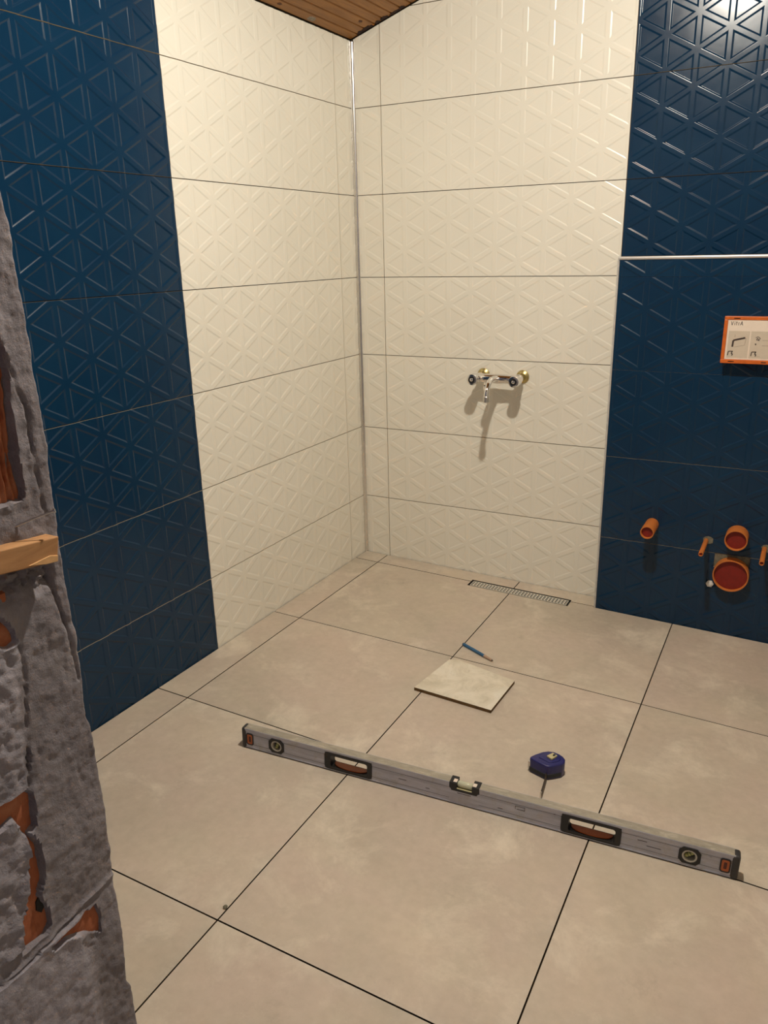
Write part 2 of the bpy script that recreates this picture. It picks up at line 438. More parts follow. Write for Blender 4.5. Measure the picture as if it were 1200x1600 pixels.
# corner trims
cp = []
for i in range(9):
    a = PI/2*i/8; cp.append((0.0105-0.0095*math.sin(a)+0.0, -0.0105+0.0095*math.cos(a)))
prof = [(-0.0074, 0.0074)]+[(0.0125, 0.0074-0.0074), (0.0125, -0.0012)]+[(0.0118-0.0098*math.sin(PI/2*i/8)*1.0, -0.0012-0.0106*(1-math.cos(PI/2*i/8))) for i in range(9)]+[(0.0012, -0.0125), (0.0, -0.0125)]
t1 = MB()
zs = [0.001+i*(1.975/40) for i in range(41)]
ring = []
for j, z in enumerate(zs):
    w = 0.0006*noise.noise(Vector((0.3, 2.1, z*6)))
    for (x, y) in prof: ring.append((x+w*(x > 0.001), y+w*0.6*(y < -0.001), z))
k = len(prof); fs = []
for j in range(len(zs)-1):
    for i in range(k): a = j*k+i; b = j*k+(i+1) % k; fs.append((a, b, b+k, a+k))
fs += [tuple(range(k)), tuple(range((len(zs)-1)*k, len(zs)*k))]
t1.add(ring, fs); struct(t1.build('trim_1', 'chrome_trim', smooth=40))
struct(MB().box(1.0272, 1.0338, LY-0.0012, -0.0008, -0.03, LTOP-0.0075).build('trim_2', 'trim_white', bevel=0.0012))
struct(MB().box(1.0272, 2.60, LY-0.0025, LY+0.0060, LTOP-0.0068, LTOP+0.0040).build('trim_3', 'trim_satin', bevel=0.0045, bseg=4, smooth=60))

# unseen sides of the room: right wall, and the front wall with the doorway the camera looks through
wr = MB(); wr.box(2.602, 2.72, -3.6, 0.0065, -0.12, 2.85)
struct(wr.build('wall_right', 'plaster'))

# ------------------------------------------------------------------ floor
fl = MB()
def fquad(x0, x1, y0, y1, dz, th):
    P = [(x0, y0), (x1, y0), (x1, y1), (x0, y1)]
    return [(x, y, fz(x, y)+dz-th) for x, y in P]+[(x, y, fz(x, y)+dz) for x, y in P]
BOXF = [(0,3,2,1),(4,5,6,7),(0,1,5,4),(1,2,6,5),(2,3,7,6),(3,0,4,7)]
fl.add(fquad(-0.12, 2.72, -3.7, 0.12, -0.0075, 0.12), BOXF)
floor = struct(fl.build('floor', 'joint_dark'))
cu, su = math.cos(YAW), math.sin(YAW)
DR = (0.5340, 0.9385, -0.1335, -0.0745)     # drain opening x0,x1,y0,y1
us = [-0.03, 0.1077, 0.7077, 1.3077, 1.9077, 2.5077, 3.1]
vsr = [0.02, -0.0947, -0.6947, -1.2947, -1.8947, -2.4947, -3.0947, -3.6]
FG = 0.0017
def clip_poly(poly, nx, ny, d):
    """keep nx*x+ny*y <= d"""
    out = []
    for i, p in enumerate(poly):
        q = poly[(i+1) % len(poly)]
        a = nx*p[0]+ny*p[1]-d; b = nx*q[0]+ny*q[1]-d
        if a <= 0: out.append(p)
        if (a < 0 < b) or (b < 0 < a):
            t = a/(a-b); out.append((p[0]+(q[0]-p[0])*t, p[1]+(q[1]-p[1])*t))
    return out
def area(p): return abs(sum(p[i][0]*p[(i+1) % len(p)][1]-p[(i+1) % len(p)][0]*p[i][1] for i in range(len(p))))/2
for a in range(len(us)-1):
    for b in range(len(vsr)-1):
        u0, u1, v1, v0 = us[a]+FG, us[a+1]-FG, vsr[b]-FG, vsr[b+1]+FG
        poly = [(u*cu-v*su, u*su+v*cu) for u, v in ((u0, v0), (u1, v0), (u1, v1), (u0, v1))]
        poly = clip_poly(poly, -1, 0, -0.0022); poly = clip_poly(poly, 0, 1, -0.0022) if len(poly) > 2 else poly
        poly = clip_poly(poly, 1, 0, 2.600) if len(poly) > 2 else poly
        if len(poly) < 3: continue
        pieces = [poly]
        mx = max(p[0] for p in poly); mn = min(p[0] for p in poly); my = max(p[1] for p in poly); mny = min(p[1] for p in poly)
        if my > LY-0.0025 and mx > 1.0268:            # keep clear of the low wall
            L_ = clip_poly(poly, 1, 0, 1.0260); R_ = clip_poly(clip_poly(poly, -1, 0, -1.0260), 0, 1, LY-0.0028)
            pieces = [q for q in (L_, R_) if len(q) > 2 and area(q) > 1e-4]
        x0, x1, y0, y1 = DR
        res = []
        for q in pieces:
            if max(p[0] for p in q) > x0 and min(p[0] for p in q) < x1 and max(p[1] for p in q) > y0 and min(p[1] for p in q) < y1:
                mid = clip_poly(clip_poly(q, 1, 0, x1), -1, 0, -x0)
                for c_ in (clip_poly(q, 1, 0, x0), clip_poly(q, -1, 0, -x1), clip_poly(mid, 0, 1, y0), clip_poly(mid, 0, -1, -y1)):
                    if len(c_) > 2 and area(c_) > 2e-5: res.append(c_)
            else: res.append(q)
        if not res: continue
        cx = sum(p[0] for p in poly)/len(poly); cy = sum(p[1] for p in poly)/len(poly); cz = fz(cx, cy)
        lift = random.uniform(-0.0004, 0.0)
        t = MB()
        for q in res:
            k = len(q)
            vs_ = [(x-cx, y-cy, fz(x, y)-cz+lift-0.0072) for x, y in q]+[(x-cx, y-cy, fz(x, y)-cz+lift) for x, y in q]
            t.add(vs_, [tuple(range(k-1, -1, -1)), tuple(range(k, 2*k))]+[(i, (i+1) % k, (i+1) % k+k, i+k) for i in range(k)])
            t.mi[-k:] = [1]*k
        t.build('floor_tile', ['stone_tile', 'joint_dark'], floor, loc=(cx, cy, cz))

# ------------------------------------------------------------------ ceiling of narrow boards
ce = MB()
x0, x1 = -0.12, 2.72
ce.add([(x0,-3.6,ceil_z(x0)+.012),(x1,-3.6,ceil_z(x1)+.012),(x1,0.12,ceil_z(x1)+.012),(x0,0.12,ceil_z(x0)+.012),
        (x0,-3.6,ceil_z(x0)+.06),(x1,-3.6,ceil_z(x1)+.06),(x1,0.12,ceil_z(x1)+.06),(x0,0.12,ceil_z(x0)+.06)], BOXF)
ceiling = struct(ce.build('ceiling', 'joint_dark'))
PIT = 0.0353
bmx = MB(); w = PIT/math.cos(math.atan(0.32))-0.0006
# cross-section: shallow V grooves between the boards
pr = [(0.0, 0.011), (0.0, 0.004), (0.003, 0.0), (w-0.003, 0.0), (w, 0.004), (w, 0.011)]
bmx.prism(pr, -3.55, -0.0025, 0, axis='y')
board_me = bmx.mesh('ceiling_board', ['board_wood'])
sl = math.atan(0.32)
for i in range(73):
    x = -0.0012+PIT*i
    if x+PIT > 2.60: break
    o = link('ceiling_board', board_me, ceiling, (x, 0, ceil_z(x)+random.uniform(-0.0006, 0.0006)))
    o.rotation_euler = (0, -sl, 0)
# dark glue stains at the board ends and a grey plaster spot (flat smears lying on the boards)
def smear(cx, cy, rx, ry, mat, seed, name):
    b = MB(); k = 18; rnd = random.Random(seed)
    pts = []
    for i in range(k):
        a = 2*PI*i/k; r = 0.75+0.35*rnd.random()
        pts.append((cx+rx*r*math.cos(a), cy+ry*r*math.sin(a)))
    vs_ = [(x, min(y, -0.003), ceil_z(x)-0.0011) for x, y in pts]+[(x, min(y, -0.003), ceil_z(x)+0.0015) for x, y in pts]
    b.add(vs_, [tuple(range(k)), tuple(range(2*k-1, k-1, -1))]+[(i, i+k, (i+1) % k+k, (i+1) % k) for i in range(k)])
    b.build(name, mat, ceiling)
smear(0.016, -0.283, 0.010, 0.022, 'plaster_spot', 1, 'plaster_smear')
smear(0.090, -0.085, 0.006, 0.012, 'knot_brown', 2, 'knot')
smear(0.020, -0.47, 0.005, 0.011, 'knot_brown', 3, 'knot')
for i in range(1, 7):
    xx = 0.0347*i+0.010
    smear(xx+(0.004 if i % 2 else -0.003), -0.010, 0.010+0.006*(i % 3), 0.010+0.012*((i*37) % 5)/5, 'board_stain', 10+i, 'glue_smear')

# ------------------------------------------------------------------ front wall: rough broken jamb at the left, rest of the doorway
def poly_in(y, z, P):
    c_ = False; j = len(P)-1
    for i in range(len(P)):
        if (P[i][1] > z) != (P[j][1] > z) and y < (P[j][0]-P[i][0])*(z-P[i][1])/(P[j][1]-P[i][1])+P[i][0]: c_ = not c_
        j = i
    return c_
def seg_d(y, z, P, closed=False):
    d = 9.0; k = len(P)
    for i in range(k if closed else k-1):
        a = P[i]; b = P[(i+1) % k]; dx, dz = b[0]-a[0], b[1]-a[1]
        t = max(0, min(1, ((y-a[0])*dx+(z-a[1])*dz)/(dx*dx+dz*dz+1e-12)))
        d = min(d, math.hypot(y-a[0]-t*dx, z-a[1]-t*dz))
    return d
JX = 0.81
B1 = [(-2.36, 1.32), (-2.225, 1.30), (-2.2185, 1.20), (-2.2167, 1.1636), (-2.2137, 1.154), (-2.2133, 1.131), (-2.2173, 1.1024), (-2.2197, 1.0731), (-2.2174, 1.0499), (-2.2206, 1.0337), (-2.2188, 1.0116), (-2.2179, 0.9892), (-2.2225, 0.9793), (-2.2362, 0.981), (-2.2418, 0.9787), (-2.2534, 0.9805), (-2.36, 0.985)]
B2 = [(-2.37, 0.875), (-2.3084, 0.8667), (-2.2795, 0.85), (-2.2714, 0.8388), (-2.2653, 0.825), (-2.2645, 0.8108), (-2.2776, 0.8076), (-2.2866, 0.8146), (-2.3168, 0.8309), (-2.37, 0.835)]
B3 = [(-2.42, 0.62), (-2.3267, 0.6148), (-2.2902, 0.6136), (-2.2824, 0.6042), (-2.2857, 0.557), (-2.2962, 0.553), (-2.2873, 0.5278), (-2.2873, 0.502), (-2.2898, 0.4727), (-2.2994, 0.4545), (-2.2898, 0.4189), (-2.291, 0.4014), (-2.3012, 0.3912), (-2.337, 0.393), (-2.3282, 0.4381), (-2.3155, 0.4634), (-2.3095, 0.4946), (-2.3009, 0.5285), (-2.3017, 0.5543), (-2.3139, 0.5881), (-2.333, 0.5833), (-2.42, 0.585)]
B4 = [(-2.3022, 0.3699), (-2.264, 0.373), (-2.219, 0.3687), (-2.2159, 0.346), (-2.2194, 0.3194), (-2.2469, 0.3431), (-2.2723, 0.358), (-2.2938, 0.3583)]
CR = [[(-2.2121, 1.1452), (-2.2079, 1.1156), (-2.2006, 1.0959), (-2.1975, 1.0802), (-2.1991, 1.0537), (-2.1997, 1.0225), (-2.1971, 0.998), (-2.1962, 0.9734), (-2.1942, 0.9397)],
      [(-2.2036, 0.8748), (-2.1988, 0.8376), (-2.1918, 0.7938), (-2.1864, 0.7491), (-2.1844, 0.7193)],
      [(-2.2621, 0.8045), (-2.2616, 0.76), (-2.2695, 0.7099), (-2.2792, 0.6407), (-2.285, 0.6109)]]
LEDGE = [(-2.3696, 0.3775), (-2.3155, 0.3807), (-2.2617, 0.3856), (-2.1789, 0.3901)]
EDGE = [(1.40, -2.184), (1.3314, -2.183), (1.2855, -2.1784), (1.2585, -2.1797), (1.152, -2.1765), (1.0049, -2.1771), (0.8926, -2.1815), (0.7457, -2.1796), (0.66, -2.1812), (0.640, -2.1775), (0.5407, -2.1769), (0.302, -2.1812), (0.1934, -2.1865), (0.178, -2.1822), (0.1224, -2.1821), (-0.03, -2.182)]
def edge_y(z):
    for (z1, y1), (z0, y0) in zip(EDGE, EDGE[1:]):
        if z0 <= z <= z1: b = y0+(y1-y0)*(z-z0)/(z1-z0); break
    else: b = -2.182
    return b+0.0012*noise.noise(Vector((1.7, 0, z*55)))+0.0018*noise.noise(Vector((5.7, 0, z*20)))
def fbm(v, o=4):
    s_, a, f_ = 0.0, 1.0, 1.0
    for _ in range(o): s_ += a*noise.noise(v*f_); a *= 0.55; f_ *= 2.1
    return s_
YB = -2.60
zs = [-0.02+i*0.003 for i in range(int(1.44/0.003))]+[1.42+i*0.05 for i in range(1, 17)]
ny = 120
def jamb_y(j): return (j/(ny-1))
verts = []; faces = []; lime = []
for z in zs:
    e = edge_y(z)
    for j in range(ny):
        t = j/(ny-1)
        y = e+(YB-e)*(t**1.25)
        v3 = Vector((0, y, z))
        d = 0.0030*fbm(v3*9, 3)+0.0016*fbm(v3*38, 4)+0.0009*fbm(Vector((0, y*150, z*70)), 3)
        d -= 0.004*max(0, noise.noise(Vector((4, y*60, z*34)))-0.42)
        lm = 0.0
        # broken, lumpy cement left of the smooth strip
        inner = -2.264-0.10*max(0, 0.80-z)-0.010*noise.noise(Vector((3, 0, z*12)))
        if y < inner and 0.40 < z < 0.86:
            k_ = min(1, (inner-y)/0.008); d += k_*(0.001+0.005*abs(fbm(v3*26, 4))-0.009*max(0, noise.noise(Vector((y*75, 0.5, z*40)))-0.1)); lm = 0.55*k_
        if z < 0.3765+0.03*(y+2.30) and y < -2.236:
            k_ = min(1, (-2.236-y)/0.02); d += 0.006*k_; lm = max(lm, 0.75*k_)
        if 0.30 < z < 0.37 and -2.255 < y < -2.225: d -= 0.004*abs(fbm(v3*50, 3))
        if 0.855 < z < 0.905 and y < -2.195:   # crumbled hollow under the wooden wedge
            k_ = min(1, (0.905-z)/0.008)*min(1, (-2.195-y)/0.008)*min(1, (z-0.855)/0.02); d += k_*(-0.016+0.022*abs(fbm(v3*34, 4)))
        for P in CR:
            q = seg_d(y, z, P); w_ = 0.0014+0.0020*abs(noise.noise(Vector((9, 0, z*45))))
            if q < 0.010:
                on = max(0.0, min(1, 0.40+1.7*noise.noise(Vector((2, 0, z*30)))))
                d -= 0.011*on*math.exp(-(q/w_)**2)
        q = seg_d(y, z, LEDGE)
        if q < 0.01: d += 0.004*math.exp(-(q/0.0025)**2)
        for P in (B1, B2, B3, B4):
            dd = seg_d(y, z, P, True); ins = poly_in(y, z, P)
            if ins: d -= 0.013*min(1, dd/0.003)+0.001
            elif dd < 0.012: d += 0.002*(1-dd/0.012)
        # rounded outer corner
        if t < 0.05:
            r_ = 0.004; dy = (e-y)
            if dy < r_: d -= r_-math.sqrt(max(0, r_*r_-(r_-dy)**2))
        verts.append((JX+d, y, z)); lime.append(lm)
n_g = len(verts)
for i in range(len(zs)-1):
    for j in range(ny-1):
        a = i*ny+j; faces.append((a, a+ny, a+ny+1, a+1))
# remaining shell of this stub of wall: room side, end towards the camera, back, top
zt = zs[-1]; top_i = len(zs)-1
rs = []
for i, z in enumerate(zs):
    rs.append(len(verts)); verts.append((0.0005, -2.190, z)); lime.append(0.3)
    verts.append((0.0005, YB, z)); lime.append(0.0)
for i in range(len(zs)-1):
    a, b = rs[i], rs[i+1]
    faces.append((i*ny, a, b, (i+1)*ny)); faces.append((i*ny+ny-1, (i+1)*ny+ny-1, b+1, a+1)); faces.append((a, a+1, b+1, b))
faces.append(tuple([top_i*ny+j for j in range(ny)]+[rs[-1]+1, rs[-1]]))
faces.append(tuple([rs[0], rs[0]+1]+[j for j in range(ny-1, -1, -1)]))
me = bpy.data.meshes.new('wall_front'); me.from_pydata(verts, [], faces)
at = me.attributes.new('lime', 'FLOAT', 'POINT')
for i, x in enumerate(lime): at.data[i].value = x
me.materials.append(M['mortar'])
bm = bmesh.new(); bm.from_mesh(me); bmesh.ops.recalc_face_normals(bm, faces=bm.faces); bm.to_mesh(me); bm.free()
for p in me.polygons: p.use_smooth = True
me.set_sharp_from_angle(angle=math.radians(50))
wall_front = struct(link('wall_front', me))
# exposed clay bricks behind the broken plaster
def clay(P, ridged, seed, off=-0.0105):
    y0 = min(p[0] for p in P)-0.004; y1 = max(p[0] for p in P)+0.004; z0 = min(p[1] for p in P)-0.004; z1 = max(p[1] for p in P)+0.004
    a = max(8, int((y1-y0)/0.0022)); b = max(8, int((z1-z0)/0.004))
    vv = []; ff = []
    for i in range(b+1):
        for j in range(a+1):
            y = y0+(y1-y0)*j/a; z = z0+(z1-z0)*i/b; v3 = Vector((seed, y, z))
            d = off+0.002*fbm(v3*30, 3)
            if ridged:
                ph = (y+0.0022*noise.noise(Vector((seed, 0, z*22))))/0.0085
                d += 0.0075*(abs(math.sin(PI*ph))**0.5)-0.006+0.004*fbm(Vector((seed, y*70, z*18)), 3)
            if i in (0, b) or j in (0, a): d = off-0.02
            vv.append((JX+d, y, z))
    for i in range(b):
        for j in range(a): q = i*(a+1)+j; ff.append((q, q+a+1, q+a+2, q+1))
    k0 = len(vv)
    vv += [(JX+off-0.03, y0, z0), (JX+off-0.03, y1, z0), (JX+off-0.03, y1, z1), (JX+off-0.03, y0, z1)]
    ff.append((k0, k0+1, k0+2, k0+3))
    x_ = MB(); x_.add(vv, ff); x_.build('brick', 'brick_clay', wall_front, smooth=60)
clay(B1, True, 1.0, -0.0085); clay(B2, False, 2.0, -0.007); clay(B3, False, 3.0, -0.0065); clay(B4, False, 4.0, -0.0035)
# solid near-black piece painting the shade of a void in the lower brick
wv = MB()
wv.prism([(-2.3035, 0.445), (-2.2965, 0.452), (-2.2925, 0.446), (-2.2935, 0.430), (-2.2985, 0.424), (-2.3045, 0.432)], JX-0.03, JX-0.0042, axis='x')
wv.build('brick_void_shade', 'hole_shade', wall_front)
# other side of the doorway and the part over it
fr = MB(); fr.box(2.05, 2.601, -2.60, -2.185, -0.07, 2.30); fr.box(0.001, 2.601, -2.60, -2.185, 2.3001, 2.31)
struct(MB().box(2.05, 2.601, -2.60, -2.185, -0.045, 2.28).build('wall_front_side', 'plaster'))

# ------------------------------------------------------------------ wooden wedge and nail in the jamb
def wedge():
    b = MB()
    P = [(-2.345, 0.9460), (-2.1975, 0.9290), (-2.2010, 0.9145), (-2.2045, 0.8985), (-2.345, 0.9190)]
    b.prism(P, -0.004, 0.021, 0, axis='x')
    o = b.build('wooden_wedge', ['scrap_wood'], bevel=0.0015)
    o.location = (JX, 0, 0)
    ch = MB(); ch.prism([(-2.246, 0.9078), (-2.215, 0.9100), (-2.204, 0.9065), (-2.2055, 0.8990), (-2.222, 0.9012)], 0.0205, 0.0225, 0, axis='x')
    ch.build('split_edge', 'scrap_end', o, bevel=0.0006)
    tag(o, 'pale raw wooden wedge stuck in the broken grey jamb', 'wood scrap')
wedge()
nl = MB(); nl.tube([(JX-0.004, -2.2465, 0.9500), (JX+0.012, -2.2230, 0.9578), (JX+0.026, -2.2035, 0.9640)], 0.0013, 10)
nl.tube([(JX+0.026, -2.2035, 0.9640), (JX+0.0275, -2.2019, 0.96455)], 0.0028, 12)
tag(nl.build('nail', 'nail_steel', smooth=40), 'thin bright steel nail sticking out of the jamb above the wooden wedge', 'nail')

# ------------------------------------------------------------------ floor drain
fd = thing('floor_drain', 'long narrow perforated steel drain let into the floor by the white wall', 'drain')
x0, x1, y0, y1 = DR
cxd, cyd = (x0+x1)/2, (y0+y1)/2
fd.matrix_world = floor_matrix(cxd, cyd, 0.0)
hx, hy = (x1-x0)/2-0.0015, (y1-y0)/2-0.0015
ch = MB()
T_ = 0.0009
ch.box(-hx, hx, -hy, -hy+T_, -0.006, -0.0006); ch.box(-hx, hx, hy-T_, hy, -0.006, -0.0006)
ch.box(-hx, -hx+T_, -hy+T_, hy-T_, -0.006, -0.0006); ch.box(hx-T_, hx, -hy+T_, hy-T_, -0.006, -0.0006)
ch.build('frame', 'hole_shade', fd)  # near-black colour paints the shaded gap around the grate
MB().box(-hx+T_, hx-T_, -hy+T_, hy-T_, -0.0072, -0.0064).build('channel', 'hole_shade', fd)  # shallow plate, its near-black colour stands in for a deep channel's shade
gr = MB()
gx, gy = hx-0.0065, hy-0.0060
nxh, nyh = 32, 3
px = 2*gx/nxh; py = 2*(gy-0.003)/nyh
zt, zb = -0.0012, -0.0030
def gbox(a, b, c_, d): gr.box(a, b, c_, d, zb, zt)
bw = px*0.36; bh = py*0.30
ys = [-gy+0.003+py*i for i in range(nyh+1)]
gbox(-gx, gx, -gy, ys[0]+bh/2); gbox(-gx, gx, ys[-1]-bh/2, gy)
for i in range(1, nyh): gbox(-gx, gx, ys[i]-bh/2, ys[i]+bh/2)
for k in range(nyh):
    for i in range(nxh+1):
        xx = -gx+px*i
        gbox(max(-gx, xx-bw/2), min(gx, xx+bw/2), ys[k]+bh/2, ys[k+1]-bh/2)
gr.build('grate', 'grate_steel', fd)

# ------------------------------------------------------------------ spirit level
A = Vector((0.4085, -1.4095)); B = Vector((1.6285, -1.2870))
ang = math.atan2(B.y-A.y, B.x-A.x)
lv = thing('spirit_level', 'long dusty grey aluminium spirit level lying across the floor tiles', 'spirit level')
lv.matrix_world = floor_matrix(A.x, A.y, ang)
LL, LW, LH = 1.222, 0.025, 0.060
bd = MB()
cuts = [(0.2475, 0.3770), (0.8485, 0.9795)]
tv = (0.5800, 0.6540)
e0, e1 = 0.010, LL-0.010
# top and bottom rails, with the vial notch cut out of the top one
bd.box(e0, e1, 0, LW, 0.0030, 0.0060)
for a, b in ((e0, tv[0]), (tv[1], e1)): bd.box(a, b, 0, LW, 0.0540, LH)
VS = (0.1055, 1.1235); VG = 0.0136
sg = [(e0, VS[0]-VG), (VS[0]+VG, cuts[0][0]), (cuts[0][1], tv[0]), (tv[1], cuts[1][0]), (cuts[1][1], VS[1]-VG), (VS[1]+VG, e1)]
for q in VS: bd.box(q-VG, q+VG, 0.0007, LW-0.0007, 0.0060, 0.0110); bd.box(q-VG, q+VG, 0.0007, LW-0.0007, 0.0490, 0.0540)
for a, b in sg:
    bd.box(a, b, 0.0007, LW-0.0007, 0.0060, 0.0148); bd.box(a, b, 0.0012, LW-0.0012, 0.0148, 0.0156)
    bd.box(a, b, 0.0007, LW-0.0007, 0.0156, 0.0446); bd.box(a, b, 0.0012, LW-0.0012, 0.0446, 0.0454)
    bd.box(a, b, 0.0007, LW-0.0007, 0.0454, 0.0540)
bd.box(tv[0], tv[1], 0.0007, LW-0.0007, 0.0060, 0.0440)
bd.build('body', 'aluminium', lv)
for a, b in sg:
    for z_ in (0.0148, 0.0446): MB().box(a, b, 0.0005, 0.0011, z_, z_+0.0008).build('groove_strip', 'groove_shade', lv)  # dark strips paint the shade into the grooves
MB().box(e0, e1, 0.0016, LW-0.0016, 0.0003, 0.0030).build('base_shadow_strip', 'black_plastic', lv)  # black base edge that also paints in the contact shadow
tp = MB()
for a, b in ((e0, tv[0]), (tv[1], e1)): tp.box(a, b, 0.0012, LW-0.0012, LH, LH+0.0004)
tp.build('top_face', 'aluminium_dusty', lv)
# scratches and worn print on the face
sc = MB(); rnd = random.Random(4)
for a, w_, h_ in ((0.600, 0.034, 0.0335), (0.745, 0.018, 0.0320), (1.015, 0.020, 0.0360), (1.035, 0.030, 0.026), (0.70, 0.012, 0.022), (0.83, 0.004, 0.045), (0.45, 0.020, 0.030), (0.52, 0.010, 0.024)):
    sc.box(a, a+w_, 0.0003, 0.0007, h_, h_+0.0012)
for a in (0.741, 0.763): sc.box(a, a+0.0009, 0.0003, 0.0007, 0.0315, 0.041)
sc.box(0.741, 0.764, 0.0003, 0.0007, 0.0405, 0.0413)
sc.build('worn_print', 'ink', lv)['kind'] = 'stuff'
def rrect(x0, x1, z0, z1, r, k=5):
    P = []
    for cx, cz, a0 in ((x1-r, z0+r, -PI/2), (x1-r, z1-r, 0), (x0+r, z1-r, PI/2), (x0+r, z0+r, PI)):
        for i in range(k+1): a = a0+PI/2*i/k; P.append((cx+r*math.cos(a), cz+r*math.sin(a)))
    return P
def ring_prism(b, outer, inner, y0, y1, mi=0):
    k = len(outer)
    vs_ = [(p[0], y0, p[1]) for p in outer]+[(p[0], y0, p[1]) for p in inner]+[(p[0], y1, p[1]) for p in outer]+[(p[0], y1, p[1]) for p in inner]
    fs_ = []
    for i in range(k):
        j = (i+1) % k
        fs_ += [(i, j, k+j, k+i), (2*k+i, 3*k+i, 3*k+j, 2*k+j), (i, 2*k+i, 2*k+j, j), (k+i, k+j, 3*k+j, 3*k+i)]
    b.add(vs_, fs_, mi)
for a, b_ in cuts:
    h = MB(); ring_prism(h, rrect(a-0.001, b_+0.001, 0.0055, 0.0545, 0.009), rrect(a+0.016, b_-0.012, 0.0125, 0.0465, 0.006), -0.0010, LW+0.001)
    ho = h.build('hand_grip', 'black_plastic', lv, smooth=40)
    g2 = MB(); c0 = (a+b_)/2+0.002
    pad = [(c0+0.045*math.cos(PI*i/14), 0.0125+0.003*math.sin(PI*i/14)) for i in range(15)]
    # soft orange pad lying on the lower inside of the hole, half-oval in plan
    P = [(c0+0.047*math.cos(t_), LW*0.86+(-LW*0.80)*math.sin(t_)**0.7 if 0 < t_ < PI else LW*0.86) for t_ in [PI*i/16 for i in range(17)]]
    g2.prism(P, 0.0122, 0.0150, 0)
    g2.build('grip_pad', 'orange_insert', ho, smooth=40)
def round_vial(s0, zc, tilt):
    o8 = [(s0+0.0225*cx, zc+0.0205*cz) for cx, cz in [(0.62, -1), (1, -0.55), (1, 0.55), (0.62, 1), (-0.62, 1), (-1, 0.55), (-1, -0.55), (-0.62, -1)]]
    out = []
    for i in range(8):
        a, b_ = o8[i], o8[(i+1) % 8]
        for t_ in (0, 1/3, 2/3): out.append((a[0]+(b_[0]-a[0])*t_, a[1]+(b_[1]-a[1])*t_))
    th0 = math.atan2(out[0][1]-zc, out[0][0]-s0)
    circ = lambda r: [(s0+r*math.cos(math.atan2(p[1]-zc, p[0]-s0)), zc+r*math.sin(math.atan2(p[1]-zc, p[0]-s0))) for p in out]
    h = MB(); ring_prism(h, out, circ(0.0158), -0.0010, LW+0.001)
    ho = h.build('vial_bezel', 'black_plastic', lv, smooth=30)
    h = MB(); ring_prism(h, circ(0.0157), circ(0.0122), -0.0006, LW+0.0005)
    h.build('white_ring', 'white_ring', ho, smooth=30)
    h = MB(); cxf = Matrix.Translation((s0, LW/2+0.002, zc)) @ Matrix.Rotation(tilt, 4, 'Y')
    h.prism([(0.0121*math.cos(2*PI*i/24), 0.0121*math.sin(2*PI*i/24)) for i in range(24)], 0.004, 0.008, 0, xf=Matrix.Translation((s0, LW/2, zc)), axis='y')
    h.build('vial_back', 'vial_back', ho)
    h = MB(); h.tube([tuple(cxf @ Vector((0, -0.0065, t_))) for t_ in (-0.011, -0.0095, 0, 0.0095, 0.011)], [0.003, 0.0045, 0.0048, 0.0045, 0.003], 12)
    h.build('vial', 'vial', ho, smooth=60)
    for q in (-0.0032, 0.0032):
        h = MB(); h.lathe([(0.0049, q-0.0006), (0.0052, q-0.0006), (0.0052, q+0.0006), (0.0049, q+0.0006)], 14, 0, cxf @ Matrix.Translation((0, -0.0065, 0)), close=False)
        h.build('vial_line', 'black_plastic', ho)
round_vial(0.1055, 0.0300, 0.35)
round_vial(1.1235, 0.0300, 0.9)
# top vial in its black cradle
h = MB()
h.prism([(tv[0]+0.0002, LH+0.0010), (tv[0]+0.0002, 0.050), (tv[0]+0.006, 0.0395), (tv[1]-0.006, 0.0395), (tv[1]-0.0002, 0.050), (tv[1]-0.0002, LH+0.0010), (tv[1]-0.018, LH+0.0010), (tv[1]-0.018, 0.0445), (tv[0]+0.018, 0.0445), (tv[0]+0.018, LH+0.0010)], -0.0010, LW+0.0010, 0, axis='y')
vo = h.build('top_vial_bezel', 'black_plastic', lv)
h = MB(); h.tube([(tv[0]+0.0182, LW/2, 0.0525), (tv[0]+0.021, LW/2, 0.0525), (tv[1]-0.021, LW/2, 0.0525), (tv[1]-0.0182, LW/2, 0.0525)], [0.006, 0.0078, 0.0078, 0.006], 16)
h.build('vial', 'vial_clear', vo, smooth=50)
for a in (tv[0]+0.0085, tv[1]-0.0175): MB().box(a, a+0.009, 0.003, 0.015, LH+0.0010, LH+0.0016).build('white_mark', 'card_white', vo)
h = MB(); h.box(tv[0]+0.0181, tv[1]-0.0181, 0.0015, LW-0.0015, 0.0440, 0.0446); h.build('vial_back', 'button_yellow', vo)
# end caps with orange stoppers
for s0, s1, q in ((0.0, 0.0150, 0), (LL-0.0170, LL, 1)):
    h = MB(); h.box(s0, s1, -0.0010, LW+0.0010, 0.0, LH+0.0006)
    eo = h.build('end_cap', 'cap_grey', lv, bevel=0.0055, bseg=4, smooth=40)
    a, b_ = (s1-0.0005, s1+0.0210) if q == 0 else (s0-0.0210, s0+0.0005)
    h = MB(); ring_prism(h, rrect(a, b_, 0.0125, 0.0475, 0.006), rrect(a+0.003, b_-0.003, 0.0155, 0.0445, 0.004), -0.0008, 0.0016); h.build('stopper_rim', 'black_plastic', eo, smooth=40)
    h = MB(); ring_prism(h, rrect(a+0.003, b_-0.003, 0.0155, 0.0445, 0.004), rrect(a+0.0075, b_-0.0075, 0.021, 0.039, 0.002), -0.0004, 0.0016); h.build('stopper', 'orange_insert' , eo, smooth=40)
    h = MB(); h.box(a+0.0074, b_-0.0074, 0.0004, 0.0014, 0.0209, 0.0391); h.build('stopper_centre', 'stopper_dark', eo)

